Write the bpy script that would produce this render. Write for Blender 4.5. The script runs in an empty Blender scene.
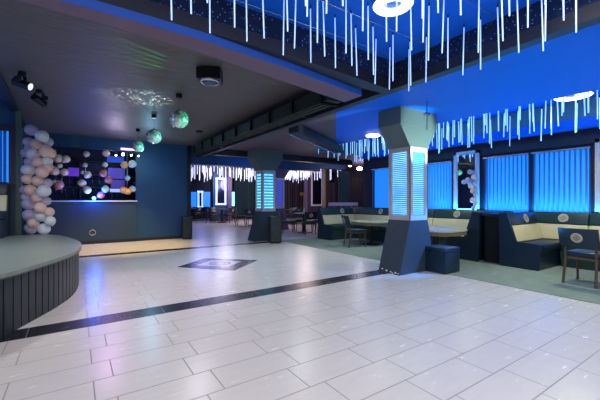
import bpy, bmesh, math, random
from mathutils import Vector, Matrix
R = random.Random(7)
PI = math.pi
scn = bpy.context.scene
col = scn.collection
F = 334.7; H = 1.25; YAW = math.atan(224/F); S = math.sin(YAW); Co = math.cos(YAW)

# ---------- measuring helpers (photo pixel + real height or plane -> point in the room)
def at_z(x, y, z):
    d = F*(H-z)/(y-200); u = (x-300)/F*d
    return Vector((d*S+u*Co, d*Co-u*S, z))
def at_y(x, y, Y):
    t = (x-300)/F; d = Y/(Co-t*S)
    return Vector((d*(S+t*Co), Y, H-(y-200)/F*d)), d
def at_d(x, y, d):
    u = (x-300)/F*d
    return Vector((d*S+u*Co, d*Co-u*S, H-(y-200)/F*d))

# ---------- materials
def mat(name, color, rough=.5, metal=0., emit=None, es=0., noise=0., nscale=8., bump=0., bscale=60., stretch=None, trans=0., coat=0., spec=.5):
    m = bpy.data.materials.new(name); m.use_nodes = True
    nt = m.node_tree; b = nt.nodes['Principled BSDF']
    b.inputs['Base Color'].default_value = (*color, 1)
    b.inputs['Roughness'].default_value = rough
    b.inputs['Metallic'].default_value = metal
    b.inputs['Coat Weight'].default_value = coat
    b.inputs['Specular IOR Level'].default_value = spec
    if trans: b.inputs['Transmission Weight'].default_value = trans
    if emit:
        b.inputs['Emission Color'].default_value = (*emit, 1)
        b.inputs['Emission Strength'].default_value = es
    tc = nt.nodes.new('ShaderNodeTexCoord')
    mp = nt.nodes.new('ShaderNodeMapping'); nt.links.new(tc.outputs['Object'], mp.inputs[0])
    if stretch: mp.inputs['Scale'].default_value = stretch
    if noise:
        n = nt.nodes.new('ShaderNodeTexNoise'); n.inputs['Scale'].default_value = nscale; n.inputs['Detail'].default_value = 4
        nt.links.new(mp.outputs[0], n.inputs['Vector'])
        mx = nt.nodes.new('ShaderNodeMix'); mx.data_type = 'RGBA'
        mx.inputs[6].default_value = (*[c*(1-noise) for c in color], 1)
        mx.inputs[7].default_value = (*[min(1, c*(1+noise)) for c in color], 1)
        nt.links.new(n.outputs[0], mx.inputs[0]); nt.links.new(mx.outputs[2], b.inputs['Base Color'])
    if bump:
        n2 = nt.nodes.new('ShaderNodeTexNoise'); n2.inputs['Scale'].default_value = bscale; n2.inputs['Detail'].default_value = 3
        nt.links.new(mp.outputs[0], n2.inputs['Vector'])
        bp = nt.nodes.new('ShaderNodeBump'); bp.inputs['Strength'].default_value = bump; bp.inputs['Distance'].default_value = .01
        nt.links.new(n2.outputs[0], bp.inputs['Height']); nt.links.new(bp.outputs[0], b.inputs['Normal'])
    return m

class NB:
    """small node builder for math"""
    def __init__(s, nt): s.nt = nt
    def m(s, op, a, b=None, c=None):
        n = s.nt.nodes.new('ShaderNodeMath'); n.operation = op
        for i, v in enumerate((a, b, c)):
            if v is None: continue
            if isinstance(v, (int, float)): n.inputs[i].default_value = v
            else: s.nt.links.new(v, n.inputs[i])
        return n.outputs[0]
    def mix(s, f, a, b):
        n = s.nt.nodes.new('ShaderNodeMix'); n.data_type = 'RGBA'
        for i, v in ((0, f), (6, a), (7, b)):
            if isinstance(v, (int, float)): n.inputs[i].default_value = v
            elif isinstance(v, tuple): n.inputs[i].default_value = (*v, 1)
            else: s.nt.links.new(v, n.inputs[i])
        return n.outputs[2]

def floor_mat():
    m = bpy.data.materials.new('floor tiles'); m.use_nodes = True
    nt = m.node_tree; b = nt.nodes['Principled BSDF']; q = NB(nt)
    geo = nt.nodes.new('ShaderNodeNewGeometry'); sp = nt.nodes.new('ShaderNodeSeparateXYZ')
    nt.links.new(geo.outputs['Position'], sp.inputs[0])
    X, Y = sp.outputs[0], sp.outputs[1]
    v = q.m('DIVIDE', q.m('SUBTRACT', Y, 3.9), .297)
    row = q.m('FLOOR', v); fy = q.m('SUBTRACT', v, row)
    par = q.m('FLOORED_MODULO', row, 2.)
    x2 = q.m('DIVIDE', q.m('SUBTRACT', X, q.m('ADD', .22, q.m('MULTIPLY', par, -.12))), .6)
    cx = q.m('FLOOR', x2); fx = q.m('SUBTRACT', x2, cx)
    ex = q.m('MINIMUM', fx, q.m('SUBTRACT', 1., fx)); ex = q.m('MULTIPLY', ex, .6)
    ey = q.m('MINIMUM', fy, q.m('SUBTRACT', 1., fy)); ey = q.m('MULTIPLY', ey, .297)
    e = q.m('MINIMUM', ex, ey)
    grout = q.m('LESS_THAN', e, .0045)
    dark = q.m('ADD', q.m('COMPARE', row, 0., .1), q.m('MULTIPLY', q.m('COMPARE', row, 16., .1), q.m('LESS_THAN', X, 5.2)))
    cb = nt.nodes.new('ShaderNodeCombineXYZ'); nt.links.new(row, cb.inputs[0]); nt.links.new(cx, cb.inputs[1])
    wn = nt.nodes.new('ShaderNodeTexWhiteNoise'); wn.noise_dimensions = '2D'; nt.links.new(cb.outputs[0], wn.inputs['Vector'])
    mp = nt.nodes.new('ShaderNodeMapping'); mp.inputs['Scale'].default_value = (2.2, 9, 1); nt.links.new(geo.outputs['Position'], mp.inputs[0])
    n = nt.nodes.new('ShaderNodeTexNoise'); n.inputs['Scale'].default_value = 2.2; n.inputs['Detail'].default_value = 6; nt.links.new(mp.outputs[0], n.inputs['Vector'])
    base = q.mix(n.outputs[0], (.59, .57, .53), (.67, .645, .60))
    base = q.mix(q.m('MULTIPLY', wn.outputs[0], .25), base, (.52, .51, .51))
    base = q.mix(dark, base, (.012, .013, .018))
    base = q.mix(q.m('MULTIPLY', grout, .68), base, (.13, .13, .14))
    nt.links.new(base, b.inputs['Base Color'])
    rg = q.m('ADD', .24, q.m('MULTIPLY', n.outputs[0], .05)); rg = q.m('ADD', rg, q.m('MULTIPLY', grout, .4))
    nt.links.new(rg, b.inputs['Roughness'])
    b.inputs['Specular IOR Level'].default_value = .6
    bp = nt.nodes.new('ShaderNodeBump'); bp.inputs['Strength'].default_value = .3; bp.inputs['Distance'].default_value = .002
    nt.links.new(q.m('SUBTRACT', 1., grout), bp.inputs['Height']); nt.links.new(bp.outputs[0], b.inputs['Normal'])
    return m

def glitter_mat():
    m = bpy.data.materials.new('glitter'); m.use_nodes = True
    nt = m.node_tree; b = nt.nodes['Principled BSDF']; q = NB(nt)
    tc = nt.nodes.new('ShaderNodeTexCoord')
    v = nt.nodes.new('ShaderNodeTexVoronoi'); v.inputs['Scale'].default_value = 45
    nt.links.new(tc.outputs['Object'], v.inputs['Vector'])
    sp = nt.nodes.new('ShaderNodeSeparateXYZ'); nt.links.new(v.outputs['Color'], sp.inputs[0])
    f = q.m('MULTIPLY', q.m('LESS_THAN', v.outputs['Distance'], .3), q.m('GREATER_THAN', sp.outputs[0], .72))
    nt.links.new(q.mix(f, (.012, .02, .05), (.6, .7, .8)), b.inputs['Base Color'])
    nt.links.new(q.m('MULTIPLY', f, .8), b.inputs['Metallic'])
    b.inputs['Roughness'].default_value = .13
    return m

def stripe_emit(name, axis, freq, ca, cb_, sa, sb, nz=3., thr=.0):
    """lit panel with fine lines"""
    m = bpy.data.materials.new(name); m.use_nodes = True
    nt = m.node_tree; b = nt.nodes['Principled BSDF']; q = NB(nt)
    tc = nt.nodes.new('ShaderNodeTexCoord'); sp = nt.nodes.new('ShaderNodeSeparateXYZ'); nt.links.new(tc.outputs['Object'], sp.inputs[0])
    w = q.m('ADD', .5, q.m('MULTIPLY', q.m('SINE', q.m('MULTIPLY', sp.outputs[axis], freq*2*PI)), .5))
    n = nt.nodes.new('ShaderNodeTexNoise'); n.inputs['Scale'].default_value = nz; nt.links.new(tc.outputs['Object'], n.inputs['Vector'])
    k = q.m('MULTIPLY', q.m('POWER', w, 1.4), q.m('ADD', .25, n.outputs[0]))
    nt.links.new(q.mix(k, ca, cb_), b.inputs['Emission Color'])
    nt.links.new(q.m('ADD', sa, q.m('MULTIPLY', k, sb-sa)), b.inputs['Emission Strength'])
    b.inputs['Base Color'].default_value = (*ca, 1); b.inputs['Roughness'].default_value = .15
    return m

M = {}
M['floor'] = floor_mat()
M['glitter'] = glitter_mat()
M['carpet'] = mat('carpet', (.21, .26, .21), .95, noise=.25, nscale=5, bump=.4, bscale=220, spec=.1)
M['ceil_metal'] = mat('brushed dark ceiling', (.10, .088, .088), .5, .0, noise=.45, nscale=1.6, bump=.9, bscale=4, stretch=(1.2, 9, 1))
M['ceil_blue'] = mat('led blue ceiling', (.003, .125, .66), .5, spec=.2, noise=.08, nscale=2)  # blue LED light on the ceiling is partly put into this colour
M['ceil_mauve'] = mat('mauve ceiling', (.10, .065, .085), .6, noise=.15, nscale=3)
M['soffit_mauve'] = mat('mauve soffit', (.15, .10, .16), .6, noise=.15, nscale=4)
M['beam_dark'] = mat('dark beam', (.012, .015, .026), .5, noise=.2, nscale=6)
M['step_blue'] = mat('blue step', (.015, .10, .50), .5)
M['wall_navy'] = mat('navy wall', (.005, .048, .13), .5, noise=.15, nscale=3)
M['wall_dark'] = mat('dark wall', (.012, .014, .035), .6, noise=.2, nscale=3)
M['bar_front'] = mat('bar front', (.012, .035, .075), .45, noise=.15, nscale=3)
M['counter'] = mat('counter', (.55, .6, .65), .25)
M['black'] = mat('black', (.006, .006, .008), .45)
M['black_metal'] = mat('black metal', (.012, .013, .016), .35, .4, noise=.2, nscale=20)
M['trunk'] = mat('cable trunk', (.02, .03, .022), .4, .3, noise=.5, nscale=25)
M['stage_top'] = mat('stage laminate', (.20, .24, .195), .36, noise=.38, nscale=3, stretch=(3, 14, 1))
M['stage_side'] = mat('stage cladding', (.018, .024, .032), .45, noise=.35, nscale=10, stretch=(3, 3, .5))
M['stage_edge'] = mat('stage edge', (.07, .08, .08), .4)
M['leather'] = mat('navy leather', (.004, .019, .040), .38, noise=.12, nscale=6, bump=.15, bscale=90)
M['leather_green'] = mat('dark teal leather', (.012, .042, .042), .38, noise=.12, nscale=6, bump=.15, bscale=90)
M['cream'] = mat('cream leather', (.62, .57, .33), .42, noise=.08, nscale=5, bump=.12, bscale=90)
M['emblem'] = mat('emblem thread', (.62, .57, .47), .7)
M['emblem_dark'] = mat('emblem brown', (.16, .10, .07), .7)
M['wood'] = mat('dark wood', (.10, .055, .03), .45, noise=.35, nscale=9, stretch=(4, 4, 1))
M['table_top'] = mat('table laminate', (.55, .56, .42), .2, noise=.1, nscale=5)
M['table_edge'] = mat('patterned table edge', (.20, .15, .09), .4, noise=.7, nscale=28)
M['col_body'] = mat('column body', (.03, .048, .068), .42, noise=.1, nscale=4)
M['col_cap'] = mat('column capital', (.085, .125, .125), .42, noise=.1, nscale=4)
M['rhine'] = mat('rhinestone frame', (.55, .53, .54), .35, .35, noise=.45, nscale=70, bump=.9, bscale=90)
M['chip'] = mat('plaster chip', (.75, .75, .72), .8)
M['silver'] = mat('silver', (.55, .56, .6), .25, .9)
M['mirror'] = mat('mirror', (.75, .8, .85), .03, 1.)
M['frame_dark'] = mat('window frame', (.02, .05, .12), .4)
M['frame_light'] = mat('pale lit frame', (.55, .62, .75), .35, noise=.2, nscale=60)
M['tube'] = mat('lit icicle tube', (.8, .9, 1), .3, emit=(.26, .50, 1), es=.9)
M['tube_white'] = mat('white lit icicle', (.8, .9, 1), .3, emit=(.62, .66, 1), es=1.5)
M['tube_dim'] = mat('pale blue lit icicle', (.6, .8, 1), .3, emit=(.22, .55, .95), es=1.1)
M['ring'] = mat('ring lamp glow', (1, 1, 1), .4, emit=(.80, .95, 1), es=2.2)
M['ring_warm'] = mat('ring lamp warm glow', (1, 1, .9), .4, emit=(1, .97, .78), es=3.5)
M['warm'] = mat('warm lamp glow', (1, .8, .5), .4, emit=(1, .72, .36), es=14)
M['bulb'] = mat('bulb glow', (1, 1, 1), .4, emit=(.85, 1, .85), es=14)
M['blue_glow'] = mat('blue glow', (.1, .2, 1), .4, emit=(.05, .25, 1), es=14)
M['pink_glow'] = mat('pink glow', (1, .4, 1), .4, emit=(.8, .35, 1), es=3)
M['purple_screen'] = mat('purple screen', (.1, .02, .3), .3, emit=(.12, .03, .55), es=.6)
M['backlight'] = mat('blue backlight', (.1, .3, 1), .4, emit=(.012, .27, 1), es=.85)
M['backlight_cyan'] = mat('cyan led strip', (.3, .8, 1), .4, emit=(.12, .62, 1), es=3.2)
M['panel'] = stripe_emit('lit column panel', 2, 30, (.02, .22, .62), (.35, .85, 1), .35, 2.0)
M['panel_bubble'] = stripe_emit('bubble wall panel', 2, 11, (.01, .32, .62), (.35, .9, 1), .5, 1.7, nz=16)
M['curtain'] = mat('dark velvet curtain', (.035, .025, .04), .9, noise=.3, nscale=4)
M['curtain_teal'] = mat('dark teal curtain', (.015, .045, .06), .9, noise=.3, nscale=4)
M['curtain_purple'] = mat('purple grey curtain', (.10, .07, .12), .9, noise=.3, nscale=4)
M['pillar_mauve'] = mat('mauve pillar', (.11, .075, .15), .55, noise=.15, nscale=4)
M['gold'] = mat('gold', (.55, .36, .08), .35, .6)
def slat_mat():
    m = bpy.data.materials.new('translucent slats'); m.use_nodes = True
    nt = m.node_tree; b = nt.nodes['Principled BSDF']
    b.inputs['Base Color'].default_value = (.10, .30, .6, 1); b.inputs['Roughness'].default_value = .5
    t = nt.nodes.new('ShaderNodeBsdfTranslucent'); t.inputs[0].default_value = (.45, .85, 1, 1)
    mx = nt.nodes.new('ShaderNodeMixShader'); mx.inputs[0].default_value = .35
    nt.links.new(b.outputs[0], mx.inputs[1]); nt.links.new(t.outputs[0], mx.inputs[2])
    nt.links.new(mx.outputs[0], nt.nodes['Material Output'].inputs[0])
    return m
M['slat'] = slat_mat()
def disco_mat():
    m = bpy.data.materials.new('mirror ball tiles'); m.use_nodes = True
    nt = m.node_tree; b = nt.nodes['Principled BSDF']; q = NB(nt)
    tc = nt.nodes.new('ShaderNodeTexCoord')
    v = nt.nodes.new('ShaderNodeTexVoronoi'); v.inputs['Scale'].default_value = 26; nt.links.new(tc.outputs['Object'], v.inputs['Vector'])
    sp = nt.nodes.new('ShaderNodeSeparateXYZ'); nt.links.new(v.outputs['Color'], sp.inputs[0])
    nt.links.new(q.mix(sp.outputs[0], (.12, .22, .25), (.85, 1, .97)), b.inputs['Base Color'])  # bright and dim facet reflections put into the tile colours
    b.inputs['Metallic'].default_value = .45; b.inputs['Roughness'].default_value = .22
    return m
M['disco'] = disco_mat()
BAL = {'peach': mat('peach balloon', (.85, .56, .43), .28, coat=.3), 'white': mat('white balloon', (.74, .75, .72), .28, coat=.3),
       'lilac': mat('lilac balloon', (.50, .45, .58), .28, coat=.3), 'red': mat('coral balloon', (.72, .22, .20), .28, coat=.3),
       'pink': mat('pink balloon', (.85, .18, .40), .28, coat=.3), 'orange': mat('orange balloon', (.85, .38, .12), .28, coat=.3)}

# ---------- mesh helpers
class MB:
    def __init__(s): s.bm = bmesh.new()
    def box(s, x0, x1, y0, y1, z0, z1, bev=0.):
        r = bmesh.ops.create_cube(s.bm, size=1)
        for v in r['verts']:
            v.co = Vector((x0+(v.co.x+.5)*(x1-x0), y0+(v.co.y+.5)*(y1-y0), z0+(v.co.z+.5)*(z1-z0)))
        if bev:
            es = list({e for v in r['verts'] for e in v.link_edges})
            bmesh.ops.bevel(s.bm, geom=es, offset=bev, segments=2, affect='EDGES', profile=.6)
        return s
    def poly(s, pts, d, bev=0.):
        """extrude a polygon (list of Vectors) along d"""
        a = [s.bm.verts.new(p) for p in pts]; b = [s.bm.verts.new(Vector(p)+Vector(d)) for p in pts]
        n = len(pts); fs = [s.bm.faces.new(a), s.bm.faces.new(b[::-1])]
        for i in range(n): fs.append(s.bm.faces.new((a[i], b[i], b[(i+1) % n], a[(i+1) % n])))
        if bev:
            es = list({e for f in fs for e in f.edges})
            bmesh.ops.bevel(s.bm, geom=es, offset=bev, segments=2, affect='EDGES', profile=.6)
        return s
    def tube(s, p, q, r, r2=None, n=10, caps=True):
        p = Vector(p); q = Vector(q); ax = q-p; L = ax.length
        if L < 1e-6: return s
        mt = Matrix.Translation((p+q)/2) @ ax.to_track_quat('Z', 'Y').to_matrix().to_4x4()
        bmesh.ops.create_cone(s.bm, cap_ends=caps, segments=n, radius1=r, radius2=r if r2 is None else r2, depth=L, matrix=mt)
        return s
    def path(s, pts, r, n=8):
        for a, b in zip(pts, pts[1:]): s.tube(a, b, r, n=n)
        for p in pts[1:-1]: s.ball(p, r, 8, 6)
        return s
    def ball(s, c, r, u=16, v=10, sc=(1, 1, 1)):
        bmesh.ops.create_uvsphere(s.bm, u_segments=u, v_segments=v, radius=r, matrix=Matrix.Translation(c) @ Matrix.Diagonal((*sc, 1)))
        return s
    def lathe(s, prof, n=24, c=(0, 0, 0)):
        rings = []
        for r, z in prof:
            rings.append([s.bm.verts.new((c[0]+max(r, 1e-4)*math.cos(2*PI*i/n), c[1]+max(r, 1e-4)*math.sin(2*PI*i/n), c[2]+z)) for i in range(n)])
        for a, b in zip(rings, rings[1:]):
            for i in range(n): s.bm.faces.new((a[i], a[(i+1) % n], b[(i+1) % n], b[i]))
        s.bm.faces.new(rings[0][::-1]); s.bm.faces.new(rings[-1])
        return s
    def torus(s, c, Rr, rx, rz, n=40, k=8, mt=None):
        rings = []
        for i in range(n):
            a = 2*PI*i/n; ring = []
            for j in range(k):
                b = 2*PI*j/k; rr = Rr+rx*math.cos(b)
                p = Vector((rr*math.cos(a), rr*math.sin(a), rz*math.sin(b)))
                if mt: p = mt @ p
                ring.append(s.bm.verts.new(p+Vector(c)))
            rings.append(ring)
        for i in range(n):
            for j in range(k):
                s.bm.faces.new((rings[i][j], rings[(i+1) % n][j], rings[(i+1) % n][(j+1) % k], rings[i][(j+1) % k]))
        return s
    def xf(s, mt):
        bmesh.ops.transform(s.bm, matrix=mt, verts=s.bm.verts); return s
    def build(s, name, m, parent=None, smooth=False, loc=None):
        bmesh.ops.recalc_face_normals(s.bm, faces=s.bm.faces)
        me = bpy.data.meshes.new(name); s.bm.to_mesh(me); s.bm.free()
        if smooth:
            me.polygons.foreach_set('use_smooth', [True]*len(me.polygons))
        me.materials.append(m)
        o = bpy.data.objects.new(name, me); col.objects.link(o)
        if parent: o.parent = parent
        if loc: o.location = loc
        return o
def tag(o, label=None, cat=None, group=None, kind=None):
    if label: o['label'] = label
    if cat: o['category'] = cat
    if group: o['group'] = group
    if kind: o['kind'] = kind
    return o
def empty(name, loc=(0, 0, 0), rz=0., label=None, cat=None, group=None):
    o = bpy.data.objects.new(name, None); col.objects.link(o); o.empty_display_size = .1
    o.location = loc; o.rotation_euler = (0, 0, rz)
    return tag(o, label, cat, group)
def copy_tree(o, parent=None, loc=None, rz=None, label=None, group=None):
    c = o.copy(); col.objects.link(c)
    if parent: c.parent = parent
    if loc is not None: c.location = loc
    if rz is not None: c.rotation_euler.z = rz
    if label: c['label'] = label
    if group: c['group'] = group
    for ch in list(o.children): copy_tree(ch, c)
    return c
def struct(name, mb, m, parent=None, label=None):
    o = mb.build(name, m, parent)
    if not parent: o['kind'] = 'structure'
    if label: o['label'] = label; 
    return o
def smooth_(pts, n=6, closed=False):
    out = []
    for i in range(len(pts)-1):
        p0 = Vector(pts[max(i-1, 0)]); p1 = Vector(pts[i]); p2 = Vector(pts[i+1]); p3 = Vector(pts[min(i+2, len(pts)-1)])
        for k in range(n):
            t = k/n
            out.append(.5*((2*p1)+(-p0+p2)*t+(2*p0-5*p1+4*p2-p3)*t*t+(-p0+3*p1-3*p2+p3)*t**3))
    out.append(Vector(pts[-1])); return out

# =====================================================================
# SETTING
struct('floor', MB().box(-7, 14.8, -4, 23, -.1, 0), M['floor'], label='pale grey rectangular floor tiles with dark inlaid strips')
tag(MB().box(5.2, 8.58, -3.5, 8.9, .0, .008).build('carpet', M['carpet']), 'grey green carpet laid under the window booths', 'carpet')

ZL = 3.05
# left brushed ceiling, over stage side it ends on a trim
struct('ceiling', MB().poly([(-.82, 2.7, ZL), (3.3, 2.7, ZL), (3.3, 23, ZL), (-1.3, 23, ZL), (-1.05, 10, ZL)], (0, 0, .1)), M['ceil_metal'])
struct('ceiling_stage', MB().box(-7, -.75, -4, 9, ZL+.12, ZL+.2), M['ceil_blue'])
struct('trim_1', MB().poly([(-.95, 2.7, ZL-.06), (-.80, 2.7, ZL-.06), (-.98, 11, ZL-.06), (-1.13, 11, ZL-.06)], (0, 0, .22)), M['beam_dark'])
# near coffer
struct('ceiling_coffer', MB().box(-7, 3.46, -4, 2.9, 3.0, 3.08), M['ceil_blue'])
def ribbon(pa, pb, z0, z1):
    """box strip between two polylines of (x, y)"""
    return MB().poly([(x, y, z0) for x, y in pa]+[(x, y, z0) for x, y in reversed(pb)], (0, 0, z1-z0))
wallA_in = [(-7, 2.80), (0, 2.80), (1.8, 2.80), (3.0, 2.85), (3.38, 2.86)]
struct('coffer_band_front', ribbon(wallA_in, [(3.38, 2.95), (3.0, 2.95), (-7, 2.95)][::-1], 2.79, 3.0), M['glitter'])
struct('coffer_band_side', MB().box(3.38, 3.46, -4, 2.95, 2.79, 3.0), M['glitter'])
struct('coffer_rim_front', ribbon([(-7, 2.79), (1.8, 2.79), (3.37, 2.93)], [(-7, 3.0), (3.37, 3.1)], 2.67, 2.79), M['beam_dark'])
struct('beam_side', MB().box(3.37, 3.50, -4, 11.3, 2.67, 2.79).box(3.46, 3.52, -4, 11.3, 2.79, 2.80), M['beam_dark'])
struct('beam_side_upper', MB().box(3.32, 3.5, 2.95, 11.3, 2.79, 3.1), M['beam_dark'])
bi = [(-7, 2.72), (0, 2.74), (.9, 2.76), (1.8, 2.88), (3.08, 3.12)]
bo = [(-7, 2.92), (0, 2.95), (.9, 3.05), (1.8, 3.24), (3.08, 3.50)]
bi = [(x, y+.04) for x, y in bi]
struct('beam_front', ribbon([(x, y+.012) for x, y in bi], bo, 2.60, 2.95), M['soffit_mauve'])
struct('beam_step', ribbon([(x, y) for x, y in bi], [(x, y+.012) for x, y in bi], 2.601, 2.67), M['step_blue'])
# blue ceiling between side beam and booth coffer
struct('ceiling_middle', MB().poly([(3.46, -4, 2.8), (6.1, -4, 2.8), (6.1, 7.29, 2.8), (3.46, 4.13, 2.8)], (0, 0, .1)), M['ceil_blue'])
struct('ceiling_passage', MB().poly([(3.46, 4.13, 2.8), (6.1, 7.29, 2.8), (6.1, 11.3, 2.8), (3.46, 11.3, 2.8)], (0, 0, .1)), M['ceil_mauve'])  # same ceiling outside the blue LED light, shade put in as mauve
struct('ceiling_booth', MB().box(6.02, 8.36, -4, 8.6, 3.24, 3.3), M['ceil_blue'])
struct('coffer_side_booth', MB().box(6.04, 6.1, -4, 8.6, 2.9, 3.24).box(8.30, 8.36, -4, 8.6, 2.86, 3.24).box(6.04, 8.3, 8.54, 8.6, 2.8, 3.24), mat('recess paint', (.07, .15, .20), .5))
struct('ceiling_window_soffit', MB().box(8.22, 8.7, -4, 8.6, 2.69, 2.86), M['ceil_blue'])  # blue LED wash on the recess wall's lower edge put into its colour
struct('ceiling_far', MB().box(3.4, 14.8, 11.3, 23, 3.12, 3.2).box(6.1, 14.8, 8.6, 11.3, 2.8, 2.9), M['ceil_mauve'])
struct('beam_far', MB().box(3.1, 8.6, 11.3, 11.7, 2.46, 3.15).box(8.6, 10, 11.3, 11.7, 2.62, 3.15), M['wall_navy'])
struct('beam_cross', MB().box(3.5, 9, 9.75, 10.05, 2.62, 2.8), M['beam_dark'])

# window wall on the right
WX = 8.6
win = [(2.33, 3.37), (3.42, 4.44), (5.30, 6.25), (7.05, 8.30)]  # Y ranges of the windows, last ones partly hidden by the column
wb = MB()
wb.box(WX, WX+.15, -4, 8.6, 2.33, 2.85).box(WX, WX+.15, -4, 8.6, 0, .9)
edges = [-4]+[e for w in win for e in w]+[8.6]
for i in range(0, len(edges), 2): wb.box(WX, WX+.15, edges[i], edges[i+1], .9, 2.33)
struct('wall_right', wb, M['wall_dark'])
for i, (a, b) in enumerate(win):
    w = tag(MB().box(WX+.10, WX+.14, a, b, .9, 2.33).build('window_%d' % (i+1), M['backlight']), kind='structure')
    f = MB()
    for y in (a, b-.03): f.box(WX-.02, WX+.08, y, y+.03, .9, 2.33)
    f.box(WX-.02, WX+.08, a, b, 2.29, 2.33).box(WX-.02, WX+.08, a, b, .9, .93)
    f.build('window_frame', M['frame_dark'], w)
names = ['wide glowing blue vertical blind nearest the right end of the window wall', 'glowing blue vertical blind just right of the balloon mirror',
         'glowing blue vertical blind just right of the near column cabinet', 'glowing blue vertical blind at the far end, left of the near column']
for i, (a, b) in enumerate(win):
    t = empty('vertical_blind', (WX-.06, a, .95), 0, names[i], 'window blind', 'vertical blinds on the window wall')
    s = MB(); n = int((b-a-.04)/.088); st = (b-a-.04)/n
    for k in range(n):
        y = .02+st*(k+.5)
        s.poly([(-.022, y-.026, 0), (-.020, y-.027, 0), (.024, y+.022, 0), (.022, y+.023, 0)], (0, 0, 1.33))
    s.build('slats', M['slat'], t)
    MB().box(-.03, .03, .0, b-a, 1.33, 1.37).build('headrail', M['silver'], t)
# dark pelmet with faint glitter over windows
struct('trim_2', MB().box(WX-.05, WX-.001, -4, 8.6, 2.38, 2.6), M['beam_dark'])

# ----- left alcove behind the stage
struct('wall_left_back', MB().box(-7, -.98, 8.62, 8.8, 0, 1.52).box(-7, -.98, 8.62, 8.8, 2.64, 3.2).box(-1.03, -.9, 8.62, 8.8, 1.5, 2.7), M['wall_navy'])
wl = tag(MB().box(-3.4, -1.03, 8.72, 8.76, 1.52, 2.64).build('window_5', M['backlight']), kind='structure')
MB().box(-3.4, -1.03, 8.58, 8.63, 2.6, 2.72).box(-1.09, -.99, 8.56, 8.63, 1.5, 2.72).box(-3.4, -1.03, 8.58, 8.63, 1.5, 1.56).build('window_frame', M['beam_dark'], wl)
t = empty('vertical_blind', (-3.38, 8.66, 1.56), 0, 'glowing blue vertical blind behind the left stage', 'window blind')
s = MB()
for k in range(36): s.poly([(.03+k*.062, -.018, 0), (.032+k*.062, -.020, 0), (.072+k*.062, .018, 0), (.070+k*.062, .020, 0)], (0, 0, 1.04))
s.build('slats', M['slat'], t); MB().box(0, 2.3, -.02, .02, 1.04, 1.07).build('headrail', M['silver'], t)
struct('trim_3', MB().box(-.98, -.90, 8.5, 8.62, 0, 3.05), mat('mottled green post', (.05, .09, .06), .5, noise=.4, nscale=9))  # dull green with random mottling

# ----- bar wall
BY = 11.25
bw = MB().box(-1.6, 3.05, BY, BY+.15, 2.72, ZL).box(1.52, 3.05, BY, BY+.15, 0, 2.72).box(-1.6, -.75, BY, BY+.15, 0, 2.72)
struct('wall_bar', bw, M['wall_navy'])
struct('wall_bar_end', MB().box(3.05, 3.17, BY-.02, 13.5, 0, 3.12), M['black'])
struct('wall_bar_back', MB().box(-2.4, 3.05, 13.3, 13.45, 0, ZL), M['wall_dark'])
struct('wall_bar_left', MB().box(-1.65, -1.55, 8.8, 13.4, 0, 3.1), M['wall_dark'])
struct('baseboard_bar', MB().box(1.5, 3.05, BY-.02, BY, 0, .08), M['black'])
bc = empty('bar_counter', (.4, BY, 0), 0, 'dark blue bar counter with thin pale top under the balloons', 'bar counter')
MB().box(-1.15, 1.118, -.06, .5, 0, 1.2).build('front_panel', M['bar_front'], bc)
MB().box(-1.15, 1.14, -.12, .55, 1.2, 1.235, .006).build('countertop', M['counter'], bc)
e = at_y(92.5, 232.5, BY-.07)[0]
MB().torus((e.x-.4, -.07, e.z), .075, .014, .01, mt=Matrix.Rotation(PI/2, 4, 'X')).build('round_emblem', M['silver'], bc)
MB().box(-1.15, 1.118, -.075, -.06, .0, .09).build('plinth', M['black'], bc)

# ----- far room
FY = 22.3
struct('wall_far', MB().box(2, 14.8, FY, FY+.2, 0, 3.2), M['wall_dark'])
struct('wall_far_right', MB().box(14.5, 14.7, 8.6, FY, 0, 3.2), M['wall_dark'])
struct('wall_far_left', MB().box(2.2, 2.4, 13.5, FY, 0, 3.12), M['wall_dark'])
struct('wall_window_end', MB().box(WX, 14.6, 8.6, 8.75, 0, 2.85), M['wall_dark'])

# =====================================================================
# STAGE
st_pts = smooth_([(-7, 3.0, 0), (-3, 3.05, 0), (-1.6, 3.28, 0), (-.95, 3.62, 0), (-.56, 4.0, 0), (-.36, 4.36, 0), (-.12, 4.9, 0), (.02, 5.42, 0), (.07, 6.1, 0), (.0, 6.8, 0), (-.16, 7.5, 0), (-.32, 7.95, 0), (-.6, 8.2, 0), (-1.2, 8.25, 0), (-7, 8.25, 0)], 5)
stg = empty('stage', (-1, 6, 0), 0, 'low round-edged stage with pale laminate top and dark plank side', 'stage')
off = Vector((-1, 6, 0))
MB().poly([p-off+Vector((0, 0, .545)) for p in st_pts], (0, 0, .035)).build('stage_floor', M['stage_top'], stg)
side = MB()
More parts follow.
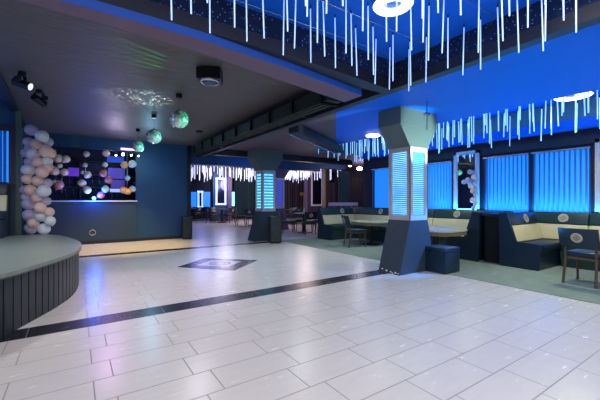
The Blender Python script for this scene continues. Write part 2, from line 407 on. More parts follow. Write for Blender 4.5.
# vertical plank cladding following the outline
L = 0; acc = []
for a, b in zip(st_pts, st_pts[1:]):
    acc.append((a, b, L, L+(b-a).length)); L += (b-a).length
def along(s_):
    for a, b, l0, l1 in acc:
        if l0 <= s_ <= l1 and l1 > l0: return a+(b-a)*((s_-l0)/(l1-l0)), (b-a).normalized()
    return acc[-1][1], (acc[-1][1]-acc[-1][0]).normalized()
s_ = .05
while s_ < L-.1:
    p, d = along(s_+.055); n = Vector((-d.y, d.x, 0))   # inward
    c = p+n*.035-off
    h = .047
    side.poly([c-d*h, c+d*h, c+d*h+n*.02, c-d*h+n*.02], (0, 0, .545)); s_ += .112
side.build('side_cladding', M['stage_side'], stg)
cx = Vector((-2.5, 6, 0))
MB().poly([p+(cx-p).normalized()*.065-off for p in st_pts], (0, 0, .545)).build('stage_core', M['black'], stg)
rim = MB()
for a, b in zip(st_pts, st_pts[1:]):
    d = (b-a).normalized() if (b-a).length > 0 else Vector((1, 0, 0)); n = Vector((-d.y, d.x, 0))
    rim.poly([a-off+Vector((0, 0, .53)), b-off+Vector((0, 0, .53)), b+n*.02-off+Vector((0, 0, .53)), a+n*.02-off+Vector((0, 0, .53))], (0, 0, .014))
rim.build('edge_trim', M['stage_edge'], stg)

# =====================================================================
# COLUMNS
def column(x, y, label, pane, gl=True, capz=2.8, cap=True):
    t = empty('column', (x, y, 0), 0, label, 'column', 'columns with lit display cabinets')
    a = .235
    def frus(x0, x1, X0, X1, z0, z1, y=a):
        b = MB(); lo = [(x0, -y, z0), (x1, -y, z0), (x1, y, z0), (x0, y, z0)]; hi = [(X0, -y, z1), (X1, -y, z1), (X1, y, z1), (X0, y, z1)]
        vl = [b.bm.verts.new(p) for p in lo]; vh = [b.bm.verts.new(p) for p in hi]
        b.bm.faces.new(vl[::-1]); b.bm.faces.new(vh)
        for i in range(4): b.bm.faces.new((vl[i], vl[(i+1) % 4], vh[(i+1) % 4], vh[i]))
        return b
    frus(-.5, .46, -a-.005, a+.005, 0, .90).build('base', M['col_body'], t)
    c = frus(-a-.005, a+.005, -.49, .49, 2.16, 2.52)
    c.box(-.49, .49, -a-.01, a+.01, 2.52, capz)
    c.build('capital', M['col_cap'], t)
    fr = empty('cabinet_frame', (0, 0, 0)); bpy.data.objects.remove(fr)
    f = MB(); w = .07
    for sx in (-1, 1):
        for sy in (-1, 1):
            f.box(*sorted((sx*a, sx*(a-w))), *sorted((sy*a, sy*(a-w))), .90, 2.16)
    for z0, z1 in ((.90, .98), (2.08, 2.16)):
        for sy in (-1, 1): f.box(-a+w, a-w, *sorted((sy*a, sy*(a-w))), z0, z1)
        for sx in (-1, 1): f.box(*sorted((sx*a, sx*(a-w))), -a+w, a-w, z0, z1)
    f.build('cabinet_frame', M['rhine'], t)
    # seam trims at the vertical corners
    for sx in (-1, 1):
        MB().box(sx*(a+.004)-.004, sx*(a+.004)+.004, -a-.006, -a+.006, .90, 2.16).build('corner_trim', M['black_metal'], t)
    for ang in (0, PI/2, PI, 3*PI/2):
        p = MB().box(-(a-w), a-w, -a+.028, -a+.034, .98, 2.08).xf(Matrix.Rotation(ang, 4, 'Z'))
        o = p.build('lit_panel', pane, t)
    return t
c1 = column(4.935, 3.905, 'grey tapered column nearest the dance floor with cabinet of lit lined panels', M['panel'])
cm = MB()
for (px, dz, r) in ((381, .05, .02), (386, .035, .026), (391, .03, .02), (396, .03, .024), (400, .025, .016), (393, .012, .02)):
    t_ = (px-377)/24.; y = .235-.47*t_
    x = -.5+.265*dz/.9
    cm.ball((x-.001, max(-.2, min(.22, y)), dz), r, 7, 5, (.25, 1, .7))
cm.build('plaster_chips', M['chip'], c1)
c2 = column(4.93, 9.32, 'tapered column in the middle distance with cyan bubble wall panels', M['panel_bubble'])
c3 = column(7.0, 12.2, 'mauve tapered column far behind the bubble wall column', mat('violet lit panel', (.1, .1, .4), .3, emit=(.06, .09, .6), es=.5), capz=3.12)
for ch in c3.children:
    if ch.name.startswith(('base', 'capital')):
        ch.data.materials[0] = M['pillar_mauve']
# small vertical rod and lamp on the near column capital
t = empty('ceiling_spotlight', tuple(at_d(427, 116, 5.25)), 0, 'small silver twin spotlight at the near column capital', 'spotlight')
MB().tube((0, 0, 0), (0, 0, -.22), .006).build('rod', M['black_metal'], t)
MB().tube((-.06, 0, .02), (.0, 0, .045), .02).tube((.0, 0, .01), (.06, 0, .05), .02).build('lamp_head', M['silver'], t)
MB().tube((0, 0, 0), (0, 0, 2.8-t.location.z), .006).build('stem', M['black_metal'], t)

# =====================================================================
# POUF
t = empty('cube_stool', (5.32, 3.48, 0), 0, 'navy leather cube stool beside the near column', 'stool')
MB().box(-.21, .21, -.2, .2, .02, .36, .012).build('body', M['leather'], t)
MB().box(-.215, .215, -.205, .205, .36, .44, .02).build('seat_cushion', M['leather'], t, True)

# =====================================================================
# BENCHES
def emblem(parent, c, n_dir, r=.085, mat_=None):
    """round woven crest facing n_dir ('x-', 'y-')"""
    rot = {'y-': Matrix.Rotation(PI/2, 4, 'X'), 'x-': Matrix.Rotation(-PI/2, 4, 'Y') @ Matrix.Rotation(PI/2, 4, 'Z'), 'y+': Matrix.Rotation(-PI/2, 4, 'X'), }[n_dir]
    mt = Matrix.Translation(c) @ rot
    o = MB().tube((0, 0, -.004), (0, 0, .004), r, n=28).xf(mt).build('round_emblem', M['emblem'], parent)
    b = MB().torus((0, 0, .005), r*.80, r*.045, .002, 28, 6)
    for k in range(-2, 3):
        w = math.sqrt(max(0, (r*.62)**2-(k*r*.24)**2))
        b.box(-w, w, k*r*.24-.004, k*r*.24+.004, .003, .0065)
    for k in range(-1, 2): b.box(k*r*.4-.004, k*r*.4+.004, -r*.5, r*.5, .003, .0068)
    b.xf(mt @ Matrix.Rotation(.7, 4, 'Z')).build('crest_pattern', M['emblem_dark'], o)
    return o
def bench(length, label, loc, rz, emb=(), seams=(), lm='leather', ends=(True, True), s0=0., s1=0.):
    """straight bench. local: along +x from 0..length, seat faces -y, back at y=0.62"""
    t = empty('upholstered_bench', loc, rz, label, 'bench', 'navy and cream booth benches')
    B = lambda pts, x0, x1, bev=.008: MB().poly([Vector((x0, y, z)) for y, z in pts], (x1-x0, 0, 0), bev)
    B([(.04, .0), (.60, .0), (.60, .32), (.0, .32), (.01, .30)], s0, length-s1).build('bench_base', M[lm], t)
    B([(-.012, .325), (.52, .325), (.52, .45), (-.012, .46)], s0+.012, length-s1-.012, .02).build('seat_cushion', M[lm], t, True)
    n = len(seams)+1; xs = [0]+list(seams)+[length]
    for a, b in zip(xs, xs[1:]):
        B([(.40, .46), (.52, .46), (.60, .76), (.49, .76)], a+.006, b-.006, .015).build('back_cushion', M['cream'], t, True)
        B([(.485, .765), (.60, .765), (.66, .99), (.56, 1.0)], a+.006, b-.006, .018).build('head_cushion', M[lm], t, True)
    B([(.53, .3), (.60, .3), (.69, .985), (.66, .985), (.60, .765)], 0, length).build('back_shell', M[lm], t)
    for k, on in enumerate(ends):
        if on:
            x0, x1 = ((-.05, 0.), (length, length+.05))[k]
            B([(.04, .0), (.69, .0), (.70, 1.0), (.56, 1.005), (.40, .47), (-.012, .46), (-.012, .40)], x0, x1, .008).build('end_panel', M['leather'], t)
    for x in emb:
        o = emblem(t, (0, 0, 0), 'y-'); 
        o.location = (x, .518, .885); o.rotation_euler = (-.29, 0, 0)
        for ch in o.children: pass
    return t
# near booth: return bench facing the camera, then window bench
bench(1.14, 'navy and cream bench facing the camera with end beside the narrow black cabinet', (6.75, 2.50, .009), 0, emb=(.66,), ends=(True, False))
bench(5.0, 'navy and cream bench run under the right windows behind the wooden chair', (7.50, 3.19, .009), -PI/2, emb=(.58, 1.4, 2.4), seams=(.98, 1.9, 2.9, 3.9), ends=(False, False), s0=.7, lm='leather_green')
# far booth: return bench backs onto the black cabinet, window bench, far return bench
bench(1.14, 'navy bench turned away from the camera, backing onto the black cabinet', (7.89, 4.28, .009), PI, ends=(False, True))
bench(5.1, 'long teal and cream bench under the windows behind the oval table', (7.50, 8.69, .009), -PI/2, emb=(1.3, 2.6, 3.85), seams=(1.9, 3.2), ends=(False, False), s0=.7, s1=.7, lm='leather_green')
bench(1.34, 'teal and cream bench at the far end of the carpet behind a chair', (6.55, 8.0, .009), 0, emb=(.85,), seams=(), ends=(True, False), lm='leather_green')
t = empty('narrow_cabinet', (6.95, 3.38, 0), 0, 'narrow black cabinet between the two back-to-back benches', 'cabinet')
MB().box(-.1, .5, -.155, .17, 0, .93, .004).build('body', M['black'], t)
MB().box(-.112, -.1, -.14, .155, .06, .9).build('door', M['black_metal'], t)
MB().box(-.19, .6, -.158, .178, .93, .985, .008).build('top_ledge', M['leather'], t)
# bench fragment behind stage
t = bench(2.36, 'dark bench with yellow cushion behind the stage at left edge', (-3.42, 7.7, .585), 0, ends=(False, False), lm='leather')

# =====================================================================
# TABLES
def lounge_table(loc, label, rx, ry, h=.65):
    t = empty('lounge_table', loc, 0, label, 'table', 'low oval lounge tables')
    def disc(sc, z0, z1, b=.006):
        pts = [Vector((rx*sc*math.copysign(abs(math.cos(a))**.7, math.cos(a)), ry*sc*math.copysign(abs(math.sin(a))**.7, math.sin(a)), z0)) for a in [2*PI*i/40 for i in range(40)]]
        return MB().poly(pts, (0, 0, z1-z0), 0)
    disc(1, h-.025, h).build('tabletop', M['table_top'], t)
    disc(.97, h-.10, h-.026).build('patterned_apron', M['table_edge'], t)
    MB().tube((0, 0, .03), (0, 0, h-.1), .05, n=16).build('pedestal', M['black_metal'], t)
    MB().lathe([(.28, .0), (.28, .015), (.06, .035)]).build('foot_plate', M['black_metal'], t, True)
    t.location.z = .009
    for a in (.6, 2.5, 3.8, 5.6):
        MB().tube((.04*math.cos(a), .04*math.sin(a), h-.3), (.55*rx*math.cos(a), .55*ry*math.sin(a), h-.1), .014).build('strut', M['wood'], t)
    return t
lounge_table((6.15, 4.17, 0), 'pale oval table with patterned edge right of the near column', .54, .54)
lounge_table((6.92, 6.72, 0), 'pale oval table left of the near column beside the far chair', .50, .55)

# CHAIRS
def chair(loc, rz, label, group=None):
    """faces +x in local"""
    t = empty('dining_chair', loc, rz, label, 'chair', group)
    MB().box(-.2, .24, -.22, .22, .40, .475, .022).build('seat', M['leather'], t, True)
    MB().box(-.19, .22, -.2, .2, .365, .40).build('seat_frame', M['wood'], t)
    bk = MB(); 
    # curved padded back
    n = 8
    for k in range(n):
        y0 = -.235+.47*k/n; y1 = y0+.47/n
        cu = lambda y: -.03*(1-(y/.235)**2)
        bk.poly([(-.215+cu(y0), y0, .56), (-.215+cu(y1), y1, .56), (-.26+cu(y1), y1, .56), (-.26+cu(y0), y0, .56)], (-.075, 0, .27))
    bmesh.ops.remove_doubles(bk.bm, verts=bk.bm.verts, dist=.0005)
    bk.build('backrest', M['leather'], t)
    e = emblem(t, (0, 0, 0), 'x-', .07); e.location = (-.334, 0, .695); e.rotation_euler = (0, -.27, 0)
    for sy in (-1, 1):
        MB().tube((.19, sy*.18, .37), (.21, sy*.19, .0), .02, .014, 8).build('leg', M['wood'], t)
        MB().path([(-.215, sy*.185, .56), (-.2, sy*.185, .38), (-.26, sy*.195, .0)], .018, 8).build('leg', M['wood'], t)
    return t
ch = chair((6.33, 1.77, .008), math.radians(-4), 'navy chair with round emblem on its back at the right edge')
copy_tree(ch, loc=(6.22, 6.62, .008), rz=math.radians(-22), label='navy chair with wooden legs left of the near column, at the far table')

# =====================================================================
# LOUDSPEAKERS
def speaker(loc, rz, label, w=.34, d=.34, h=.78):
    t = empty('loudspeaker', loc, rz, label, 'loudspeaker', 'black floor loudspeakers')
    MB().box(-w/2, w/2, -d/2, d/2, .02, h, .03).build('cabinet', M['black_metal'], t)
    MB().box(-w/2+.03, w/2-.03, -d/2-.012, -d/2+.002, .06, h-.05, .005).build('grille', mat('grille', (.02, .03, .035), .7, noise=.4, nscale=80), t)
    for z, r in ((.26, .11), (.57, .06)):
        MB().torus((0, 0, 0), r, .008, .006, 24, 6, Matrix.Rotation(PI/2, 4, 'X')).build('driver_ring', M['silver' if 0 else 'black_metal'], t, loc=(0, -d/2-.014, z))
    for sx in (-1, 1):
        MB().box(sx*.11-.02, sx*.11+.02, -.12, .12, 0, .02).build('foot', M['black'], t)
p = at_z(277.5, 243.5, 0)
speaker((p.x, p.y+.15, 0), -.35, 'black loudspeaker standing against the bubble wall column')
speaker((2.97, 10.98, 0), -.2, 'black loudspeaker at the end of the blue bar wall', .30, .34, .72)

# =====================================================================
# FLOOR MEDALLION
C0 = Vector((2.35, 6.34, .0))
md = empty('floor_medallion', tuple(C0), 0, 'dark diamond shaped floor inlay with pale centre', 'floor inlay')
dpts = [Vector(p)-Vector((C0.x, C0.y, 0)) for p in [(1.57, 6.45, .001), (2.30, 7.10, .001), (3.13, 6.26, .001), (2.34, 5.58, .001)]]
MB().poly(dpts, (0, 0, .003)).build('dark_border', mat('dark inlay', (.02, .02, .045), .25, noise=.3, nscale=5), md)
MB().poly([p*.56+Vector((0, 0, .004)) for p in dpts], (0, 0, .0015)).build('pale_centre', mat('pale inlay', (.45, .45, .5), .25), md)
lg = MB().torus((0, 0, .006), .19, .016, .001, 28, 6).torus((0, 0, .006), .10, .012, .001, 24, 6)
for k in range(8):
    a = k*PI/4+.2; lg.tube((.11*math.cos(a), .11*math.sin(a), .006), (.18*math.cos(a), .18*math.sin(a), .006), .002, n=5)
lg.build('round_motif', M['emblem_dark'], md)

# =====================================================================
# CEILING THINGS
def ring_lamp(c, Rr, m, label, w=.055, hang=.05):
    t = empty('ring_lamp', c, 0, label, 'ceiling lamp', 'round ring ceiling lamps')
    MB().torus((0, 0, 0), Rr, w, .022, 48, 8).build('light_ring', m, t, True)
    MB().torus((0, 0, .028), Rr, w*.9, .01, 48, 6).build('housing', M['silver'], t, True)
    MB().tube((0, 0, .025), (0, 0, hang), Rr-w*.6, n=32).build('canopy_plate', M['step_blue'], t)
    return t
p = at_z(393, 5, 2.93)
ring_lamp((p.x, p.y, 2.93), .12, M['ring'], 'bright ring lamp among the icicle tubes over the dance floor', .05, .07)
p = at_z(573, 98, 3.1)
ring_lamp((p.x, p.y, 3.13), .21, M['ring_warm'], 'yellowish ring lamp over the right hand booth', .07, .09)
p = at_z(373, 135.5, 2.77)
ring_lamp((p.x, p.y, 2.765), .12, M['ring_warm'], 'small bright ring lamp left of the near column capital', .05, .035)

# icicle tubes over the dance floor, each measured by its lower tip
tips = [(170,18.7),(189.5,11.8),(209.5,31.8),(234,27),(246,41),(262,37.5),(284,54.5),(286,30.5),(296,47.5),(207,1),
 (310.5,61),(317.5,41),(323,55.5),(327,13),(335,67.5),(346,52),(351,64.5),(355.5,75),(363,29.5),(368,59),(373,74),(376,83),(386,41),(390,89),(393,80),(397,29),
 (409,90.5),(410,85),(410.5,50),(424,41),(429,59),(426.5,81.5),(422.5,17),(444,52),(448,67.5),(459.5,15),(464,74.5),(479,51),(480.5,69),(497.5,60),(501,40),
 (508,16),(517,52),(528,27),(541.5,50.5),(546,40.5),(547.5,3),(562.5,19.5),(576,32),(307,14),(341,5),(437,12),(305,4)]
def icicle(m, r, L):
    t = empty('icicle_light', (0, 0, 0), 0)
    MB().tube((0, 0, 0), (0, 0, -L), r, n=8).ball((0, 0, -L), r, 8, 5).build('light_tube', m, t, True)
    MB().tube((0, 0, 0), (0, 0, .03), r*1.1, n=6).tube((0, 0, .03), (0, 0, .1), .0015, n=4).build('cap', M['black_metal'], t)
    return t
proto = None
for i, (x, y) in enumerate(tips):
    q = at_z(x, y, 2.49)
    if proto is None:
        proto = icicle(M['tube'], .0054, .47)
        tag(proto, 'thin white-blue glowing icicle tube hanging over the dance floor', 'icicle light', 'icicle tubes over the dance floor'); o = proto
    else: o = copy_tree(proto)
    o.location = (q.x, q.y, 2.955)
    o.rotation_euler = (R.uniform(-.03, .03), R.uniform(-.03, .03), 0)
# wires of the coffer
for k, y in enumerate([0.2, .9, 1.6, 2.3, 2.7]):
    tag(MB().tube((-3, y, 2.97), (3.37, y, 2.97), .003, n=5).build('support_wire', M['silver']), 'thin wire running across the ceiling recess over the dance floor', 'wire', 'wires of the icicle lights')
# booth icicles
pb = icicle(M['tube_dim'], .008, .52)
tag(pb, 'pale blue icicle tube hanging in the ceiling recess over the window booths', 'icicle light', 'icicle tubes over the booths')
first = True
pts = []
yy = .9
while yy < 8.3:
    for X in (6.25, 6.6, 6.95, 7.3, 7.65, 8.0):
        if R.random() < .9: pts.append((X+R.uniform(-.1, .1), yy+R.uniform(-.12, .12)))
    yy += .30
for X, Y in pts:
    if first: o = pb; first = False
    else: o = copy_tree(pb)
    o.location = (X, Y, 3.12); k = R.uniform(.85, 1.3); o.scale = (R.uniform(.9, 1.7), R.uniform(.9, 1.4), k)
    o.rotation_euler = (R.uniform(-.03, .03), R.uniform(-.03, .03), 0)
# far room icicles
pf = icicle(M['tube_white'], .016, .50)
tag(pf, 'white glowing icicle tube hanging in the far dining room', 'icicle light', 'icicle tubes in the far room')
spots_far = []
for j in range(14):
    for k in range(21):
        X = 4.3+k*.42+R.uniform(-.12, .12); Y = 14.6+j*.46+R.uniform(-.15, .15)
        if R.random() < .42 or X/Y > .86 or (X/Y > .70 and Y > 16) or X/Y < .22: continue
        spots_far.append((X, Y, R.uniform(.8, 1.35)))
for k in range(46):
    Y = R.uniform(12.6, 16.5); spots_far.append((Y*R.uniform(.60, .715), Y, R.uniform(.8, 1.3)))
spots_far.sort(key=lambda p: p[0]*S+p[1]*Co)
n_one = max(1, 298-len(tips)-len(pts))
for k, (X, Y, z) in enumerate(spots_far[:n_one]):
    o = pf if k == 0 else copy_tree(pf)
    o.location = (X, Y, 3.02); o.scale = (1, 1, z)
rest = MB()
for X, Y, z in spots_far[n_one:]: rest.tube((X, Y, 3.12), (X, Y, 3.02-.5*z), .016, n=6)
tag(rest.build('icicle_lights', M['tube_white']), 'farthest dense mass of white glowing icicle tubes at the back of the dining room', 'icicle lights', None, 'stuff')
# mirror balls
def disco(px, py, my, rpx, label):
    m_ = at_z(px, my, ZL); d = m_.x*S+m_.y*Co
    zb = H-(py-200)/F*d; r = rpx/F*d
    t = empty('mirror_ball', (m_.x, m_.y, zb), 0, label, 'mirror ball', 'mirror balls over the dance floor')
    MB().ball((0, 0, 0), r, 24, 16).build('ball', M['disco'], t)
    MB().tube((0, 0, r), (0, 0, ZL-zb-.05), .004).build('hanging_rod', M['silver'], t)
    MB().tube((0, 0, r-.01), (0, 0, r+.025), .022).build('top_cap', M['silver'], t)
    MB().tube((0, 0, ZL-zb-.07), (0, 0, ZL-zb), .05, n=14).build('motor', M['black_metal'], t)
disco(179, 119, 94, 9.2, 'largest and nearest mirror ball, hanging from the left ceiling')
disco(154, 136.5, 115, 7.3, 'middle one of the three mirror balls')
disco(138, 146.5, 129, 5.6, 'smallest and farthest mirror ball, above the bar balloons')

# box projector light on ceiling
p = at_z(210, 69.5, ZL)
t = empty('effect_light', (p.x, p.y, ZL), -.5, 'black box effect light with round glass lens on the ceiling', 'stage light')
MB().box(-.16, .16, -.14, .14, -.17, -.02, .01).build('housing', M['black_metal'], t)
MB().box(-.05, .05, -.05, .05, -.02, 0).build('mount', M['black'], t)
MB().torus((0, -.02, -.175), .12, .016, .02, 28, 8).build('lens_ring', M['silver'], t)
MB().ball((0, -.02, -.16), .11, 20, 12, (1, 1, .6)).build('lens', mat('glass lens', (.05, .1, .2), .05, .6), t, True)
def spot(px, py, label, aim):
    p = at_z(px, py, ZL)
    t = empty('stage_spotlight', (p.x, p.y, ZL), aim, label, 'stage light', 'small black spotlights over the stage')
    MB().tube((0, 0, 0), (0, 0, -.05), .045, n=14).build('mount', M['black'], t)
    MB().box(-.075, -.065, -.02, .02, -.19, -.05).box(.065, .075, -.02, .02, -.19, -.05).box(-.075, .075, -.02, .02, -.055, -.045).build('yoke', M['black_metal'], t)
    h = MB().tube((0, .10, -.14), (0, -.10, -.2), .055, .06, n=18).build('lamp_head', M['black_metal'], t)
    MB().tube((0, -.10, -.2), (0, -.108, -.203), .048, n=18).build('lens', mat('lens', (.8, .85, .9), .1, emit=(.8, .9, 1), es=1.0), t)
    MB().box(-.13, -.075, -.03, .03, -.16, -.1).build('cable_box', M['black'], t)
spot(22, 72, 'black spotlight on the ceiling at the left, nearer one with lit lens', 1.2)
spot(39, 90, 'black spotlight on the ceiling at the left, farther one', 2.5)
p = at_z(199, 131, ZL)
t = empty('smoke_detector', (p.x, p.y, ZL), 0, 'small round detector on the brushed ceiling', 'detector')
MB().lathe([(.09, -.0), (.09, -.03), (.05, -.05)]).build('body', M['black_metal'], t)
MB().torus((0, 0, -.045), .045, .006, .006, 16, 6).build('sensor_ring', M['silver'], t)

# cable trunk along side beam, and diagonal duct
t = empty('cable_trunk', (3.18, 4, 2.7), 0, 'black bundle of ducts and cables running along the side beam', 'cable duct')
MB().box(-.16, .1, -.2, 6.6, .0, .2, .004).build('duct', M['trunk'], t)
for k in range(5):
    MB().path([(-.2+.05*k, -.1, -.03-.012*(k % 2)), (-.2+.05*k+R.uniform(-.02, .02), 3, -.04), (-.18+.05*k, 6.4, -.02)], .014, 6).build('cable', M['trunk'], t)
for k in range(9): MB().box(-.2, .12, k*.8-.1, k*.8-.06, -.03, .21).build('bracket', M['black_metal'], t)
t = empty('diagonal_duct', (3.62, 5.64, 2.60), 0, 'blue lit diagonal duct crossing the ceiling towards the booths', 'duct')
d_ = Vector((6.3-3.62, 7.35-5.64, 0)); n_ = Vector((-d_.y, d_.x, 0)).normalized()
MB().poly([-n_*.11, n_*.11, n_*.11+d_, -n_*.11+d_], (0, 0, .18), .01).build('duct', M['beam_dark'], t)
MB().path([Vector((0, 0, -.03))+n_*.08, d_+Vector((0, 0, -.03))+n_*.08], .02).build('pipe', M['silver'], t)

# =====================================================================
# MIRRORS on window wall
def framed_mirror(y0, y1, z0, z1, label, fm='frame_light', x=WX-.10, w=.075):
    t = empty('framed_mirror', (x, (y0+y1)/2, z0), 0, label, 'mirror', 'framed mirrors on the walls')
    hw = (y1-y0)/2; h = z1-z0
    f = MB().box(-.04, .04, -hw, -hw+w, 0, h).box(-.04, .04, hw-w, hw, 0, h).box(-.04, .04, -hw, hw, h-w, h).box(-.04, .04, -hw, hw, 0, w)
    f.build('frame', M[fm], t)
    MB().box(0.0, .01, -hw+w, hw-w, w, h-w).build('glass', M['mirror'], t)
    MB().box(.02, .1, -hw+.02, hw-.02, .02, h).build('backing', M['frame_dark'], t)
    return t
framed_mirror(4.54, 5.2, .95, 2.52, 'tall framed mirror with pink balloons between the blue blinds')
framed_mirror(1.7, 2.24, .95, 2.45, 'sparkling framed mirror at the right edge of the photograph', 'rhine')

# =====================================================================
# BALLOONS
def balloon_proto(c):
    t = empty('balloon', (0, 0, 0), 0)
    b = MB().ball((0, 0, 0), 1, 20, 14)
    for v in b.bm.verts:
        if v.co.z < 0: v.co.z *= 1.12; f = 1+.10*v.co.z; v.co.x *= f; v.co.y *= f
    b.build('skin', BAL[c], t, True)
    MB().tube((0, 0, -1.09), (0, 0, -1.22), .05, .12, 8).build('knot', BAL[c], t)
    return t
protos = {}
def balloon(c, loc, r, label, group, tilt=None):
    if c not in protos: o = protos[c] = balloon_proto(c)
    else: o = copy_tree(protos[c])
    o.location = loc; o.scale = (r, r, r*.97); a = R.uniform(0, 6.28); k = R.uniform(.3, 1.4) if tilt is None else tilt
    o.rotation_euler = (k*math.cos(a), k*math.sin(a), 0)
    tag(o, label, 'balloon', group)
G = [(31,130,6,'lilac'),(42,136,6.3,'white'),(36,144,5.5,'peach'),(28,142,5,'lilac'),(48,142,5,'lilac'),(46,151,6.5,'peach'),(33,154,6,'white'),(26,153,5,'lilac'),(51,153,4.8,'peach'),(38,162,5.8,'peach'),
 (47,161,5.3,'white'),(29,162,4.6,'lilac'),(28,170,6.4,'white'),(42,172,6.4,'peach'),(48,167,5,'peach'),(27,179,5.2,'peach'),(38,181,5.8,'peach'),(47,183,5,'lilac'),(30,190,6,'peach'),(44,191,6.5,'white'),
 (37,198,5.8,'peach'),(46,201,4.8,'lilac'),(28,204,6.2,'lilac'),(40,208,6,'peach'),(49,212,5,'peach'),(29,215,6.2,'lilac'),(41,216,6,'white'),(50,221,5.2,'white'),(33,223,5.4,'peach'),(31,228,6,'lilac'),(44,229,6,'white'),(29,148,4.5,'lilac'),(25,190,5,'lilac'),(26,197,5,'lilac')]
LB = {'lilac': 'pale lilac balloon in the balloon column behind the stage', 'white': 'white balloon in the balloon column behind the stage', 'peach': 'peach balloon in the balloon column behind the stage'}
zi = {}
for i, (x, y, r, c) in enumerate(G):
    d = 6.5+(.12 if c == 'lilac' else -.04 if i % 2 else 0.04)
    balloon(c, at_d(x, y, d), r*d/F*.95, LB[c], c+' balloons of the column')
G2 = [(58,158.5,4.5,'peach'),(66,159,4,'peach'),(86.5,154,3,'peach'),(106,153,3.7,'peach'),(60,166,2.3,'white'),(85,165,2.5,'peach'),(105,164.5,2.7,'white'),(54.5,171,4.5,'peach'),(64.5,172,3.7,'peach'),
 (83,172.5,2,'white'),(87.5,174.5,3.7,'peach'),(103.5,173.5,3.8,'red'),(108.5,180,3.7,'red'),(58.5,185,4.8,'red'),(54.5,182,2.2,'white'),(82,183,3.8,'peach'),(87,190,4,'peach'),(105.5,189,3.5,'white'),(101,195,3.5,'pink'),
 (124.5,165,3.6,'orange'),(132.5,164,3.9,'white'),(127.5,178,2.7,'white'),(123.5,190,3.5,'orange'),(128,191.5,3.3,'orange'),(132.5,189,3.3,'white')]
nm = {'peach': 'peach', 'white': 'white', 'red': 'coral red', 'pink': 'hot pink', 'orange': 'orange'}
for i, (x, y, r, c) in enumerate(G2):
    p, d = at_y(x, y, BY-.14-(i % 3)*.03)
    balloon(c, p, r*d/F*.98, nm[c]+' balloon hanging in the bar opening', c+' balloons over the bar')
for k, px in enumerate((56, 62, 85.5, 105, 127)):
    a, _ = at_y(px, 150, BY-.05); b, _ = at_y(px, 192, BY-.05)
    tag(MB().tube(a, b, .003, n=5).tube(a, (a.x, a.y, 2.85), .003, n=5).build('balloon_string', M['silver']), 'thin string carrying balloons in the bar opening', 'string', 'balloon strings')
# balloons at mirror
for (x, y, r, c) in [(470,172,2.6,'lilac'),(474,177,2.8,'peach'),(468,180,2.6,'lilac'),(471,186,2.8,'peach'),(475,184,2.5,'lilac'),(473,191,2.7,'peach'),(476,195,2.5,'lilac'),(473,200,2.8,'peach'),(476,204,2.6,'peach'),(474,208,2.6,'lilac'),(464,182,2.4,'lilac')]:
    t_ = (x-300)/F; X = WX-.22; d = X/(S+t_*Co)
    balloon(c, at_d(x, y, d), r*d/F, ('pale lilac' if c == 'lilac' else 'peach')+' balloon in the small stack before the framed mirror', c+' balloons at the mirror')

# =====================================================================
# BAR INTERIOR
t = empty('back_bar_shelf', (.45, 12.9, 0), 0, 'dark back bar shelving with purple lit panels', 'shelf')
MB().box(-1.3, 1.5, -.05, .35, 0, 1.1).build('lower_cabinet', M['black'], t)
for z in (1.25, 1.65, 2.05, 2.5): MB().box(-1.3, 1.5, 0, .3, z, z+.03).build('shelf_board', M['black_metal'], t)
for x in (-1.3, -.35, .55, 1.47): MB().box(x, x+.03, 0, .32, 1.1, 2.6).build('upright', M['black'], t)
def lit(px0, py0, px1, py1, name, m, Y=12.88):
    a, _ = at_y(px0, py1, Y); b, _ = at_y(px1, py0, Y)
    MB().box(a.x-.45, b.x-.45, -.03, -.02, a.z, b.z).build(name, m, t)
lit(68, 168, 79, 176, 'lit_panel', M['purple_screen'])
lit(108, 168.5, 125, 178.5, 'lit_panel', mat('blue violet panel', (.1, .05, .3), .4, emit=(.07, .06, .38), es=.6))
lit(111, 180, 125, 188, 'lit_panel', mat('violet panel', (.1, .05, .3), .4, emit=(.07, .04, .35), es=.5))
lit(110, 189, 123, 192, 'lit_strip', mat('pale blue strip', (.5, .6, 1), .4, emit=(.3, .35, 1), es=1.2))
lit(107, 157, 124, 162, 'lit_panel', mat('dim blue panel', (.05, .1, .5), .4, emit=(.02, .06, .4), es=.5))
bt = None
for k in range(22):
    x = -.75+k*.105+R.uniform(-.02, .02); z = (1.28, 1.68)[k % 2]
    if bt is None:
        bt = empty('bottle', (0, 0, 0), 0); MB().lathe([(.035, 0), (.035, .18), (.013, .23), (.013, .29)], 12).build('glass_body', mat('bottle glass', (.02, .05, .06), .1, coat=.5), bt, True)
        MB().tube((0, 0, .29), (0, 0, .31), .015).build('cap', M['gold'], bt); o = bt
    else: o = copy_tree(bt)
    o.location = (.45+x, 12.98, z); tag(o, 'dark bottle on the back bar shelves', 'bottle', 'bottles on the back bar')
# bar spotlights on rail
t = empty('track_light_rail', (0, 0, 0), 0, 'rail with four small bright spotlights over the bar opening', 'track light')
a, _ = at_y(113, 151.5, BY-.2); b, _ = at_y(141, 153, BY-.2)
t.location = a
MB().box(0, b.x-a.x, -.015, .015, .0, .03).box(.1, .13, 0, .2, 0, .03).box(b.x-a.x-.13, b.x-a.x-.1, 0, .2, 0, .03).build('rail', M['black_metal'], t)
for px, py, r in ((116, 155.3, .022), (123, 154.4, .04), (131.2, 155.2, .026), (138.3, 156, .022)):
    q, _ = at_y(px, py, BY-.2)
    MB().tube((q.x-a.x, 0, 0), (q.x-a.x, 0, q.z-a.z+r), .01).build('lamp_stem', M['black_metal'], t)
    MB().ball((q.x-a.x, 0, q.z-a.z), r, 12, 8).build('lamp_head', M['bulb'], t)
a, _ = at_y(121, 148.5, BY-.05); b, _ = at_y(132.5, 148.5, BY-.05)
